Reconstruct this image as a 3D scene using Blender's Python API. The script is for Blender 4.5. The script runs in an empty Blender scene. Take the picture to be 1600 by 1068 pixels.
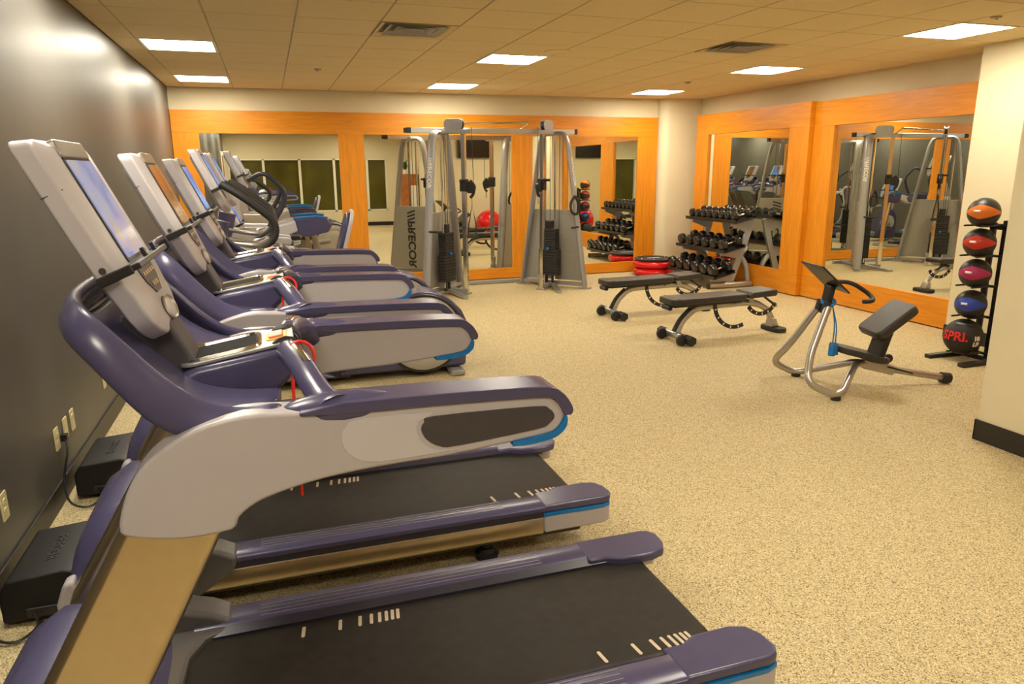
import bpy, bmesh, math, random
from mathutils import Vector, Matrix
random.seed(7)
scene = bpy.context.scene
COL = scene.collection
PI = math.pi

# ------------------------------------------------------------------ camera
cam_d = bpy.data.cameras.new('camera'); cam = bpy.data.objects.new('camera', cam_d); COL.objects.link(cam)
CX, CY, CH = 0.936, -5.7274, 1.6527
YAW, PITCH, ROLL = 0.3205, 0.2358, -0.0073
fwd = Vector((math.sin(YAW)*math.cos(PITCH), math.cos(YAW)*math.cos(PITCH), -math.sin(PITCH)))
rgt = Vector((math.cos(YAW), -math.sin(YAW), 0)); upv = rgt.cross(fwd)
r2 = math.cos(ROLL)*rgt + math.sin(ROLL)*upv; u2 = -math.sin(ROLL)*rgt + math.cos(ROLL)*upv
cam.matrix_world = Matrix(((r2.x, u2.x, -fwd.x, CX), (r2.y, u2.y, -fwd.y, CY), (r2.z, u2.z, -fwd.z, CH), (0, 0, 0, 1)))
cam_d.sensor_width = 36.0; cam_d.lens = 1117.87*36/1600; cam_d.clip_start = 0.05; cam_d.clip_end = 100
scene.camera = cam

# ------------------------------------------------------------------ world, exposure
world = bpy.data.worlds.new('world'); scene.world = world; world.use_nodes = True
bg = world.node_tree.nodes['Background']; bg.inputs[0].default_value = (0.05, 0.05, 0.04, 1); bg.inputs[1].default_value = 0.3
scene.view_settings.view_transform = 'Standard'; scene.view_settings.look = 'None'
scene.view_settings.gamma = 1.0; scene.view_settings.use_curve_mapping = False
scene.view_settings.exposure = 0.7
LIGHT_COL = (1.0, 0.915, 0.745); LIGHT_STR = 26.0

# ------------------------------------------------------------------ helpers
class MB:
    def __init__(s): s.v = []; s.f = []
    def add(s, vs, fs):
        o = len(s.v); s.v += [tuple(p) for p in vs]; s.f += [tuple(i+o for i in f) for f in fs]; return s
    def box(s, c, d, R=None):
        h = Vector(d)*0.5; c = Vector(c); vs = []
        for x in (-1, 1):
            for y in (-1, 1):
                for z in (-1, 1):
                    p = Vector((x*h.x, y*h.y, z*h.z))
                    if R is not None: p = R @ p
                    vs.append(c+p)
        return s.add(vs, [(0,1,3,2),(4,6,7,5),(0,4,5,1),(2,3,7,6),(0,2,6,4),(1,5,7,3)])
    def bx(s, x0, x1, y0, y1, z0, z1):
        return s.box(((x0+x1)/2, (y0+y1)/2, (z0+z1)/2), (x1-x0, y1-y0, z1-z0))
    def bar(s, p, q, w, h, up=(0,0,1)):
        p, q = Vector(p), Vector(q); d = (q-p); L = d.length; d.normalize(); up = Vector(up)
        if abs(d.dot(up)) > .98: up = Vector((1,0,0))
        a = d.cross(up).normalized(); b = a.cross(d)
        return s.box((p+q)/2, (L, w, h), Matrix((d, a, b)).transposed())
    def tube(s, pts, r, n=10, closed=False, sx=1.0, up=None):
        pts = [Vector(p) for p in pts]; N = len(pts)
        rs = r if isinstance(r, (list, tuple)) else [r]*N
        tg = []
        for i in range(N):
            if closed: t = pts[(i+1)%N]-pts[i-1]
            else: t = pts[min(i+1,N-1)]-pts[max(i-1,0)]
            tg.append(t.normalized())
        u0 = Vector(up) if up else (Vector((0,0,1)) if abs(tg[0].z) < .9 else Vector((1,0,0)))
        nrm = (u0 - tg[0]*u0.dot(tg[0])).normalized(); vs = []
        for i in range(N):
            nrm = (nrm - tg[i]*nrm.dot(tg[i])).normalized(); b = tg[i].cross(nrm)
            for k in range(n):
                a = 2*PI*k/n; vs.append(pts[i] + nrm*(math.cos(a)*rs[i]) + b*(math.sin(a)*rs[i]*sx))
        fs = []
        for i in range(N if closed else N-1):
            j = (i+1) % N
            for k in range(n):
                l = (k+1) % n; fs.append((i*n+k, i*n+l, j*n+l, j*n+k))
        if not closed: fs += [tuple(range(n-1,-1,-1)), tuple(range((N-1)*n, N*n))]
        return s.add(vs, fs)
    def cyl(s, p, q, r, n=14): return s.tube([p, q], r, n)
    def prism(s, poly, a, b, axis='y'):
        n = len(poly)
        if axis == 'y': m = lambda p, t: (p[0], t, p[1])
        elif axis == 'x': m = lambda p, t: (t, p[0], p[1])
        else: m = lambda p, t: (p[0], p[1], t)
        vs = [m(p, a) for p in poly] + [m(p, b) for p in poly]
        fs = [tuple(range(n)), tuple(range(2*n-1, n-1, -1))] + [(i, (i+1)%n, n+(i+1)%n, n+i) for i in range(n)]
        return s.add(vs, fs)
    def lathe(s, prof, n=24, M=None):
        vs = []; N = len(prof)
        for r, z in prof:
            for k in range(n):
                a = 2*PI*k/n; p = Vector((r*math.cos(a), r*math.sin(a), z)); vs.append(M @ p if M else p)
        fs = [(i*n+k, i*n+(k+1)%n, (i+1)*n+(k+1)%n, (i+1)*n+k) for i in range(N-1) for k in range(n)]
        if prof[0][0] > 1e-6: fs.append(tuple(range(n-1,-1,-1)))
        if prof[-1][0] > 1e-6: fs.append(tuple(range((N-1)*n, N*n)))
        return s.add(vs, fs)
    def ell(s, c, r, nu=20, nv=12):
        c = Vector(c); prof = [(math.sin(PI*i/nv), -math.cos(PI*i/nv)) for i in range(nv+1)]
        M = Matrix.Translation(c) @ Matrix.Diagonal((r[0], r[1], r[2], 1))
        return s.lathe(prof, nu, M)
    def xf(s, M):
        s.v = [tuple(M @ Vector(p)) for p in s.v]; return s
    def build(s, name, mat, parent=None, bevel=0, seg=2, ang=35, sub=0, solid=0, kind=None, dbl=True):
        me = bpy.data.meshes.new(name); bm = bmesh.new()
        bv = [bm.verts.new(p) for p in s.v]
        for f in s.f:
            if len(set(f)) < 3: continue
            try: bm.faces.new([bv[i] for i in f])
            except ValueError: pass
        if dbl: bmesh.ops.remove_doubles(bm, verts=bm.verts, dist=1e-5)
        bmesh.ops.recalc_face_normals(bm, faces=bm.faces)
        bm.to_mesh(me); bm.free()
        for p in me.polygons: p.use_smooth = True
        me.set_sharp_from_angle(angle=math.radians(ang))
        me.materials.append(mat)
        o = bpy.data.objects.new(name, me); COL.objects.link(o)
        if solid: m = o.modifiers.new('s', 'SOLIDIFY'); m.thickness = solid; m.offset = 0
        if bevel:
            m = o.modifiers.new('b', 'BEVEL'); m.width = bevel; m.segments = seg; m.limit_method = 'ANGLE'; m.angle_limit = math.radians(40)
            m.harden_normals = True
        if sub: m = o.modifiers.new('u', 'SUBSURF'); m.levels = sub; m.render_levels = sub
        if parent is not None: o.parent = parent
        if kind: o['kind'] = kind
        return o

def thing(name, label, cat, loc=(0,0,0), rz=0, group=None):
    o = bpy.data.objects.new(name, None); o.empty_display_size = .1; COL.objects.link(o)
    o.location = loc; o.rotation_euler = (0,0,rz); o['label'] = label; o['category'] = cat
    if group: o['group'] = group
    return o
def tag(o, label, cat, group=None):
    o['label'] = label; o['category'] = cat
    if group: o['group'] = group
    return o
def dup(root, loc, rz, label, group=None):
    r = root.copy(); COL.objects.link(r); r.location = loc; r.rotation_euler = (0,0,rz); r['label'] = label
    if group: r['group'] = group
    for ch in list(root.children):
        c = ch.copy(); COL.objects.link(c); c.parent = r
        for g in list(ch.children):
            d = g.copy(); COL.objects.link(d); d.parent = c
    return r
def fillet(pts, r, n=5):
    pts = [Vector(p) for p in pts]; out = [pts[0]]
    for i in range(1, len(pts)-1):
        a, b, c = pts[i-1], pts[i], pts[i+1]
        ra = min(r, (a-b).length*.49, (c-b).length*.49)
        p = b+(a-b).normalized()*ra; q = b+(c-b).normalized()*ra
        for k in range(n+1):
            t = k/n; out.append(p*(1-t)**2 + b*2*t*(1-t) + q*t*t)
    out.append(pts[-1]); return out
def cat(pts, n=6):
    P = [Vector(p) for p in pts]; P = [P[0]*2-P[1]] + P + [P[-1]*2-P[-2]]; out = []
    for i in range(1, len(P)-2):
        for k in range(n):
            t = k/n; a, b, c, d = P[i-1:i+3]
            out.append(.5*((2*b)+(c-a)*t+(2*a-5*b+4*c-d)*t*t+(3*b-3*c+d-a)*t**3))
    out.append(P[-2]); return out
def smooth(poly, n=3):
    P = [Vector(p) for p in poly]; N = len(P); out = []
    for i in range(N):
        a, b, c, d = P[i-1], P[i], P[(i+1)%N], P[(i+2)%N]
        for k in range(n):
            t = k/n; q = .5*((2*b)+(c-a)*t+(2*a-5*b+4*c-d)*t*t+(3*b-3*c+d-a)*t**3); out.append((q.x, q.y))
    return out
def rrect(w, h, r, n=5):
    out = []
    for sx, sy, a0 in ((1,1,0), (-1,1,90), (-1,-1,180), (1,-1,270)):
        for k in range(n+1):
            a = math.radians(a0+90*k/n); out.append((sx*(w/2-r)+r*math.cos(a), sy*(h/2-r)+r*math.sin(a)))
    return out
def text_mesh(name, body, size, mat, parent, M, depth=.002, offset=.0):
    cu = bpy.data.curves.new(name, 'FONT'); cu.body = body; cu.size = size; cu.extrude = depth; cu.align_x = 'CENTER'; cu.align_y = 'CENTER'; cu.offset = offset
    t = bpy.data.objects.new('tmp', cu); COL.objects.link(t)
    dg = bpy.context.evaluated_depsgraph_get(); dg.update()
    me = bpy.data.meshes.new_from_object(t.evaluated_get(dg)); bpy.data.objects.remove(t)
    me.name = name; me.materials.clear(); me.materials.append(mat); me.transform(M)
    o = bpy.data.objects.new(name, me); COL.objects.link(o)
    if parent is not None: o.parent = parent
    return o
def frameM(origin, xd, yd):
    xd = Vector(xd).normalized(); yd = Vector(yd).normalized(); zd = xd.cross(yd)
    return Matrix(((xd.x,yd.x,zd.x,origin[0]),(xd.y,yd.y,zd.y,origin[1]),(xd.z,yd.z,zd.z,origin[2]),(0,0,0,1)))

# ------------------------------------------------------------------ materials
def pm(name, col, rough=.5, metal=0.0, var=.06, scale=30, bump=0.0, bscale=200, coat=0, spec=.5):
    m = bpy.data.materials.new(name); m.use_nodes = True; nt = m.node_tree; b = nt.nodes['Principled BSDF']
    b.inputs['Roughness'].default_value = rough; b.inputs['Metallic'].default_value = metal
    b.inputs['Specular IOR Level'].default_value = spec
    if coat: b.inputs['Coat Weight'].default_value = coat; b.inputs['Coat Roughness'].default_value = .1
    tc = nt.nodes.new('ShaderNodeTexCoord'); no = nt.nodes.new('ShaderNodeTexNoise'); no.inputs['Scale'].default_value = scale; no.inputs['Detail'].default_value = 4
    nt.links.new(tc.outputs['Object'], no.inputs['Vector'])
    rp = nt.nodes.new('ShaderNodeValToRGB')
    rp.color_ramp.elements[0].position = .3; rp.color_ramp.elements[1].position = .7
    rp.color_ramp.elements[0].color = tuple(c*(1-var) for c in col)+(1,); rp.color_ramp.elements[1].color = tuple(min(1,c*(1+var)) for c in col)+(1,)
    nt.links.new(no.outputs['Fac'], rp.inputs['Fac']); nt.links.new(rp.outputs['Color'], b.inputs['Base Color'])
    if bump:
        n2 = nt.nodes.new('ShaderNodeTexNoise'); n2.inputs['Scale'].default_value = bscale; nt.links.new(tc.outputs['Object'], n2.inputs['Vector'])
        bp = nt.nodes.new('ShaderNodeBump'); bp.inputs['Strength'].default_value = bump; bp.inputs['Distance'].default_value = .002
        nt.links.new(n2.outputs['Fac'], bp.inputs['Height']); nt.links.new(bp.outputs['Normal'], b.inputs['Normal'])
    return m
def floor_mat():
    m = bpy.data.materials.new('speckled_rubber'); m.use_nodes = True; nt = m.node_tree; b = nt.nodes['Principled BSDF']
    tc = nt.nodes.new('ShaderNodeTexCoord'); vo = nt.nodes.new('ShaderNodeTexVoronoi'); vo.inputs['Scale'].default_value = 240
    nt.links.new(tc.outputs['Object'], vo.inputs['Vector'])
    sp = nt.nodes.new('ShaderNodeSeparateColor'); nt.links.new(vo.outputs['Color'], sp.inputs['Color'])
    rp = nt.nodes.new('ShaderNodeValToRGB'); rp.color_ramp.interpolation = 'CONSTANT'; e = rp.color_ramp.elements
    e[0].position = 0; e[0].color = (.16,.115,.05,1); e[1].position = .10; e[1].color = (.36,.27,.12,1)
    for p, c in ((.28,(.53,.42,.215,1)), (.62,(.61,.50,.27,1)), (.86,(.74,.64,.40,1))):
        x = e.new(p); x.color = c
    nt.links.new(sp.outputs[0], rp.inputs['Fac']); nt.links.new(rp.outputs['Color'], b.inputs['Base Color'])
    b.inputs['Roughness'].default_value = .62
    bp = nt.nodes.new('ShaderNodeBump'); bp.inputs['Strength'].default_value = .25; bp.inputs['Distance'].default_value = .002
    nt.links.new(vo.outputs['Distance'], bp.inputs['Height']); nt.links.new(bp.outputs['Normal'], b.inputs['Normal'])
    return m
def wood_mat(name, horiz):
    m = bpy.data.materials.new(name); m.use_nodes = True; nt = m.node_tree; b = nt.nodes['Principled BSDF']
    tc = nt.nodes.new('ShaderNodeTexCoord'); mp = nt.nodes.new('ShaderNodeMapping')
    mp.inputs['Scale'].default_value = (1.2,1.2,14) if horiz else (14,14,1.0)
    nt.links.new(tc.outputs['Object'], mp.inputs['Vector'])
    no = nt.nodes.new('ShaderNodeTexNoise'); no.inputs['Scale'].default_value = 2.2; no.inputs['Detail'].default_value = 6; no.inputs['Distortion'].default_value = .8
    nt.links.new(mp.outputs['Vector'], no.inputs['Vector'])
    rp = nt.nodes.new('ShaderNodeValToRGB'); e = rp.color_ramp.elements
    e[0].position = .25; e[0].color = (.60,.205,.006,1); e[1].position = .75; e[1].color = (.80,.295,.010,1)
    nt.links.new(no.outputs['Fac'], rp.inputs['Fac']); nt.links.new(rp.outputs['Color'], b.inputs['Base Color'])
    b.inputs['Roughness'].default_value = .38
    return m
def emit_mat(name, col, st):
    m = bpy.data.materials.new(name); m.use_nodes = True; nt = m.node_tree; nt.nodes.remove(nt.nodes['Principled BSDF'])
    e = nt.nodes.new('ShaderNodeEmission'); e.inputs[1].default_value = st
    tc = nt.nodes.new('ShaderNodeTexCoord'); no = nt.nodes.new('ShaderNodeTexNoise'); no.inputs['Scale'].default_value = 3
    nt.links.new(tc.outputs['Object'], no.inputs['Vector'])
    mx = nt.nodes.new('ShaderNodeMix'); mx.data_type = 'RGBA'; mx.inputs[6].default_value = tuple(c*.97 for c in col)+(1,); mx.inputs[7].default_value = tuple(col)+(1,)
    nt.links.new(no.outputs['Fac'], mx.inputs[0]); nt.links.new(mx.outputs[2], e.inputs[0])
    nt.links.new(e.outputs[0], nt.nodes['Material Output'].inputs[0]); return m
def screen_mat(name, cols, st):
    m = bpy.data.materials.new(name); m.use_nodes = True; nt = m.node_tree; b = nt.nodes['Principled BSDF']
    tc = nt.nodes.new('ShaderNodeTexCoord'); no = nt.nodes.new('ShaderNodeTexNoise'); no.inputs['Scale'].default_value = 7; no.inputs['Detail'].default_value = 2
    mp = nt.nodes.new('ShaderNodeMapping'); mp.inputs['Scale'].default_value = (1,1,1)
    nt.links.new(tc.outputs['Object'], mp.inputs['Vector']); nt.links.new(mp.outputs['Vector'], no.inputs['Vector'])
    rp = nt.nodes.new('ShaderNodeValToRGB'); e = rp.color_ramp.elements
    e[0].position = .3; e[0].color = cols[0]+(1,); e[1].position = .7; e[1].color = cols[2]+(1,); x = e.new(.5); x.color = cols[1]+(1,)
    nt.links.new(no.outputs['Fac'], rp.inputs['Fac'])
    nt.links.new(rp.outputs['Color'], b.inputs['Emission Color']); b.inputs['Emission Strength'].default_value = st
    b.inputs['Base Color'].default_value = (.02,.02,.03,1); b.inputs['Roughness'].default_value = .12
    return m
M = {}
M['floor'] = floor_mat()
M['tile'] = pm('ceiling_tile', (.74,.60,.34), .9, var=.04, scale=60, bump=.25, bscale=300)
M['gridbar'] = pm('grid_bar', (.42,.34,.22), .6)
M['cream'] = pm('cream_paint', (.72,.635,.43), .7, var=.02, scale=3)
M['darkwall'] = pm('charcoal_paint', (.105,.098,.086), .42, var=.05, scale=4, spec=.6)
M['base'] = pm('baseboard', (.018,.016,.014), .4)
M['woodh'] = wood_mat('maple_rail', True); M['woodv'] = wood_mat('maple_stile', False)
M['mirror'] = pm('mirror_silver', (.86,.87,.78), .0, 1.0, var=.0)
M['shell'] = pm('grey_shell', (.45,.42,.44), .34, var=.02, scale=10)
M['shell2'] = pm('console_shell', (.53,.50,.53), .36, var=.02, scale=10)
M['navy'] = pm('navy_plastic', (.072,.066,.140), .27, var=.04, scale=15)
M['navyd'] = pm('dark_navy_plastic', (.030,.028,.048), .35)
M['inlay'] = pm('charcoal_inlay', (.055,.047,.055), .45)
M['silver'] = pm('silver_paint', (.62,.52,.36), .28, 1.0, var=.03)
M['silverp'] = pm('pewter_paint', (.34,.335,.335), .38, .35, var=.03)
M['steel'] = pm('steel_tube', (.48,.46,.43), .30, .8, var=.03)
M['chrome'] = pm('chrome', (.75,.73,.68), .12, 1.0, var=.02)
M['blue'] = pm('blue_trim', (.0,.17,.50), .35)
M['belt'] = pm('belt_rubber', (.023,.0195,.0165), .55, var=.18, scale=25, bump=.3, bscale=400, spec=.22)
M['mark'] = pm('belt_print', (.62,.50,.36), .6)
M['black'] = pm('black_plastic', (.016,.015,.015), .38)
M['rubber'] = pm('black_rubber', (.020,.018,.017), .6, bump=.2)
M['vinyl'] = pm('black_vinyl', (.032,.028,.026), .42, bump=.15, bscale=500)
M['red'] = pm('red_cord', (.75,.02,.015), .5)
M['redplastic'] = pm('red_vinyl', (.70,.012,.014), .22)
M['yellow'] = pm('yellow_print', (.85,.50,.02), .5)
M['stop'] = pm('stop_button', (.85,.22,.16), .4)
M['white'] = pm('white_print', (.85,.83,.80), .5)
M['ivory'] = pm('ivory_plate', (.80,.70,.38), .4)
M['panelgrey'] = pm('shroud_grey', (.30,.285,.25), .5)
M['window'] = pm('night_glass', (.085,.075,.014), .10, var=.3, scale=1.2)
M['frame_white'] = pm('window_frame', (.80,.76,.60), .5)
M['light'] = emit_mat('light_diffuser', LIGHT_COL, LIGHT_STR)
M['screenblue'] = screen_mat('screen_blue', ((.02,.10,.55),(.10,.30,.85),(.35,.55,.95)), .45)
M['screengrey'] = screen_mat('screen_video', ((.16,.22,.42),(.36,.40,.62),(.55,.50,.30)), .5)
M['screenorange'] = screen_mat('screen_orange', ((.05,.03,.04),(.35,.13,.03),(.20,.10,.07)), .5)
M['tv'] = pm('tv_glass', (.008,.008,.008), .15)
M['leaf'] = pm('leaf', (.05,.16,.02), .5)
M['wood_dark'] = pm('cherry_wood', (.42,.14,.03), .4, var=.2, scale=8)
M['well'] = pm('tray_well', (.02,.02,.02), .8, spec=.1)
M['cover'] = pm('dark_grey_cover', (.085,.078,.075), .4)
M['box'] = pm('motor_box_plastic', (.014,.013,.013), .45, spec=.25)
M['plug'] = pm('cord_black', (.01,.01,.01), .35)
M['disc'] = pm('disc_cover', (.44,.40,.36), .4, var=.02)

# ------------------------------------------------------------------ room shell
XL, XR, XS, XC = -0.2, 7.65, 7.23, 5.0
YB, YS, YT, YF, ZC = 4.9, -0.48, -2.65, -7.3, 2.73
def struct(name, mb, mat, parent=None, **k):
    o = mb.build(name, mat, parent, **k)
    if parent is None: o['kind'] = 'structure'
    return o
struct('floor', MB().bx(XL-.15, XR+.15, YF-.15, YB+.15, -.1, 0), M['floor'])
struct('wall_left', MB().bx(XL-.15, XL, YF-.15, YB+.15, 0, ZC+.1), M['darkwall'])
struct('wall_back', MB().bx(XL, XR, YB, YB+.15, 0, ZC+.1), M['cream'])
struct('wall_right', MB().bx(XR, XR+.15, YS, YB+.15, 0, ZC+.1), M['cream'])
struct('wall_right_step', MB().bx(XS, XR+.15, YT-.02, YS, 0, ZC+.1), M['cream'])
struct('wall_alcove', MB().bx(XC+.15, XR+.15, YT-.15, YT, 0, ZC+.1), M['cream'])
struct('wall_near_right', MB().bx(XC, XC+.15, YF-.15, YT, 0, ZC+.1), M['cream'])
# front wall with its window band
WX0, WX1, WZ0, WZ1 = -.1, 4.45, .46, 2.02
fw = MB().bx(XL, XC, YF-.15, YF, 0, WZ0).bx(XL, XC, YF-.15, YF, WZ1, ZC+.1).bx(XL, WX0, YF-.15, YF, WZ0, WZ1).bx(WX1, XC, YF-.15, YF, WZ0, WZ1)
struct('wall_front', fw, M['cream'])
muls = [WX0, .86, 1.88, 2.88, 3.86, WX1]
for i in range(5):
    a, b = muls[i], muls[i+1]
    w = MB().bx(a+.03, b-.03, YF-.10, YF-.09, WZ0+.03, WZ1-.03).build('window_%d' % (i+1), M['window']); w['kind'] = 'structure'
    fr = MB()
    fr.bx(a, a+.035, YF-.12, YF+.01, WZ0, WZ1).bx(b-.035, b, YF-.12, YF+.01, WZ0, WZ1).bx(a, b, YF-.12, YF+.01, WZ0, WZ0+.04).bx(a, b, YF-.12, YF+.01, WZ1-.04, WZ1)
    fr.build('window_frame', M['frame_white'], w)
# corner column with a rounded face
cp = [(6.95,4.9)] + [(6.95+.14-.14*math.cos(t*PI/16), 4.72+.14-.14*math.sin(t*PI/16)) for t in range(9)] + [(7.65,4.72),(7.65,4.9)]
struct('wall_column', MB().prism(cp, 0, ZC+.1, 'z'), M['cream'])
# baseboards
for nm, d in (('baseboard_left', (XL, XL+.012, YF, YB-.06, 0, .115)), ('baseboard_near_right', (XC-.012, XC, YF, YT+.012, 0, .13)), ('baseboard_alcove', (XC-.012, XS-.012, YT, YT+.012, 0, .13)),
              ('baseboard_step', (XS-.012, XS, YT, YS+.012, 0, .13)), ('baseboard_front', (XL, XC, YF, YF+.012, 0, .115)), ('baseboard_back', (6.94, 7.65, 4.706, 4.72, 0, .115)), ('baseboard_step_end', (XS, XR, YS, YS+.012, 0, .13))):
    struct(nm, MB().bx(*d), M['base'], bevel=.003)
struct('trim_1', MB().bx(XL, XL+.02, -6.95, -6.85, 0, 2.1).bx(XL, XL+.02, -6.05, -5.95, 0, 2.1).bx(XL, XL+.02, -6.95, -5.95, 2.1, 2.2), M['frame_white'])
struct('door_1', MB().bx(XL, XL+.012, -6.85, -6.05, .005, 2.1), M['wood_dark'])

# ceiling: hidden slab, tiles and grid bars
T = .6096
ceil = struct('ceiling', MB().bx(XL-.15, XR+.15, YF-.15, YB+.15, ZC+.03, ZC+.1), M['gridbar'])
lights = [(i, j) for j in (-10,-6,-2,2,6) for i in (0,5,10) if not (i == 10 and j < -2) and (i, j) != (5, -2)]
vents = [(3,0), (8,0), (3,-8)]
tmesh = {}
def tile(x0, x1, y0, y1):
    key = (round(x1-x0,3), round(y1-y0,3))
    if key not in tmesh:
        o = MB().bx(0, x1-x0, 0, y1-y0, 0, .015).build('ceiling_tile', M['tile'], ceil, bevel=.0025, seg=1); tmesh[key] = o
    else:
        o = tmesh[key].copy(); COL.objects.link(o)
    o.location = (x0, y0, ZC)
for i in range(-1, 13):
    for j in range(-12, 9):
        if (i, j) in lights or (i, j) in vents: continue
        x0, x1, y0, y1 = max(i*T, XL), min((i+1)*T, XR), max(j*T, YF), min((j+1)*T, YB)
        if x1-x0 < .05 or y1-y0 < .03: continue
        if x0 >= XC and y1 <= YT: continue
        g = .006
        tile(x0+g, x1-g, y0+g, y1-g)
gx = MB().bx(-.012, .012, YF, YB, 0, .012).build('grid_bar', M['gridbar'], ceil); gx.location = (0, 0, ZC+.004)
for i in range(1, 13):
    o = gx.copy(); COL.objects.link(o); o.location = (i*T, 0, ZC+.004)
gy = MB().bx(XL, XR, -.012, .012, 0, .012).build('grid_bar', M['gridbar'], ceil); gy.location = (0, -11*T, ZC+.0045)
for j in range(-10, 9):
    o = gy.copy(); COL.objects.link(o); o.location = (0, j*T, ZC+.0045)

# ceiling lights
where = {(0,2): 'near the dark wall, larger of two', (0,6): 'above the left end of the back mirror', (5,2): 'right of the first vent, larger of two', (5,6): 'above the cable machine by the back wall',
         (10,2): 'above the right mirrors beyond the vent', (10,6): 'above the round corner column', (10,-2): 'at the upper right beside the cream wall'}
lt = None
for (i, j) in lights:
    lab = 'square recessed ceiling light ' + (where[(i, j)] if (i, j) in where else 'out of view, %s column, %s' % ({0:'left',5:'middle'}[i], {-10:'row by the windows',-6:'row above the camera',-2:'row over the treadmills'}[j]))
    if lt is None:
        lt = thing('ceiling_light', lab, 'ceiling light', (i*T, j*T, ZC), 0, 'square ceiling lights')
        f = MB(); w = .028
        f.bx(.004, T-.004, .004, w, -.004, .02).bx(.004, T-.004, T-w, T-.004, -.004, .02).bx(.004, w, w, T-w, -.004, .02).bx(T-w, T-.004, w, T-w, -.004, .02)
        f.build('light_frame', M['frame_white'], lt)
        MB().bx(w, T-w, w, T-w, .004, .010).build('diffuser', M['light'], lt)
    else:
        dup(lt, (i*T, j*T, ZC), 0, lab)
# vents
def vent(i, j, lab):
    v = thing('ceiling_vent', lab, 'vent', (i*T+T/2, j*T+T/2, ZC), 0, 'square ceiling air vents')
    MB().bx(-.3,.3,-.3,.3,.05,.06).build('back_plate', M['black'], v)
    for k in range(4):
        a = .30-.072*k; b = a-.055; z0 = -.004+.002*k; mb = MB()
        for s in range(4):
            R = Matrix.Rotation(s*PI/2, 4, 'Z')
            q = [Vector((-a,-a,z0)), Vector((a,-a,z0)), Vector((b,-b,z0+.03)), Vector((-b,-b,z0+.03))]
            mb.add([R @ p for p in q], [(0,1,2,3)])
        mb.build('louver', M['tile'] if k == 0 else M['silverp'], v, solid=.003)
vent(3, 0, 'square louvred ceiling vent above the treadmills'); vent(8, 0, 'square louvred ceiling vent above the weight benches'); vent(3, -8, 'square louvred ceiling vent seen only in the back mirror')
def sprinkler(x, y, lab):
    s = thing('sprinkler', lab, 'sprinkler', (x, y, ZC), 0, 'ceiling sprinklers')
    MB().lathe([(0,-.012),(.035,-.010),(.042,0),(.042,.004)], 20).build('cover', M['gridbar'], s)
    MB().lathe([(0,-.026),(.014,-.024),(.014,-.010)], 12).build('deflector', M['steel'], s)
sprinkler(1.55, 2.73, 'small round sprinkler in the ceiling above the back mirror'); sprinkler(6.15, 2.75, 'small round sprinkler in the ceiling near the corner light'); sprinkler(6.15, -1.45, 'small round sprinkler in the ceiling near the cream wall')
sp = thing('ceiling_speaker', 'round flush grille in the ceiling beside the middle light', 'speaker', (3.62, .93, ZC))
MB().lathe([(0,-.003),(.11,-.003),(.125,-.006),(.13,0),(.13,.004)], 32).build('grille', M['tile'], sp)

# mirrors -------------------------------------------------------------
def mirror_unit(name, label, face, back, u0, u1, z0, z1, posts, zb, zt, axis):
    t = thing(name, label, 'mirror', (0,0,0))
    def B(a, b, c, d):   # a..b along wall, c..d height
        return MB().bx(a, b, face, back, c, d) if axis == 'y' else MB().bx(face, back, a, b, c, d)
    B(u0, u1, zt, z1).build('top_rail', M['woodh'], t, bevel=.003)
    B(u0, u1, z0, zb).build('bottom_rail', M['woodh'], t, bevel=.003)
    for a, b in posts: B(a, b, zb, zt).build('stile', M['woodv'], t, bevel=.003)
    for (a, b), (c, d) in zip(posts[:-1], posts[1:]):
        g = MB().bx(b-.005, c+.005, face+.022, face+.03, zb-.005, zt+.005) if axis == 'y' else MB().bx(face+.03, face+.04, b-.005, c+.005, zb-.005, zt+.005)
        g.build('mirror_glass', M['mirror'], t)
    return t
mirror_unit('wall_mirror', 'long orange wood framed mirror of three panes along the back wall', 4.85, 4.9, -.195, 6.935, .012, 2.445,
            [(-.195,.13),(1.92,2.27),(4.47,4.80),(6.59,6.935)], .17, 2.15, 'y')
mirror_unit('wall_mirror', 'orange wood framed mirror behind the dumbbell rack', 7.43, 7.65, 1.95, 4.5, .012, 2.46, [(1.95,2.32),(4.17,4.5)], .31, 2.16, 'x')
mirror_unit('wall_mirror', 'orange wood framed mirror beside the medicine ball rack', 7.5, 7.65, -.47, 1.945, .012, 2.45, [(-.47,-.25),(1.595,1.945)], .32, 2.15, 'x')

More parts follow.
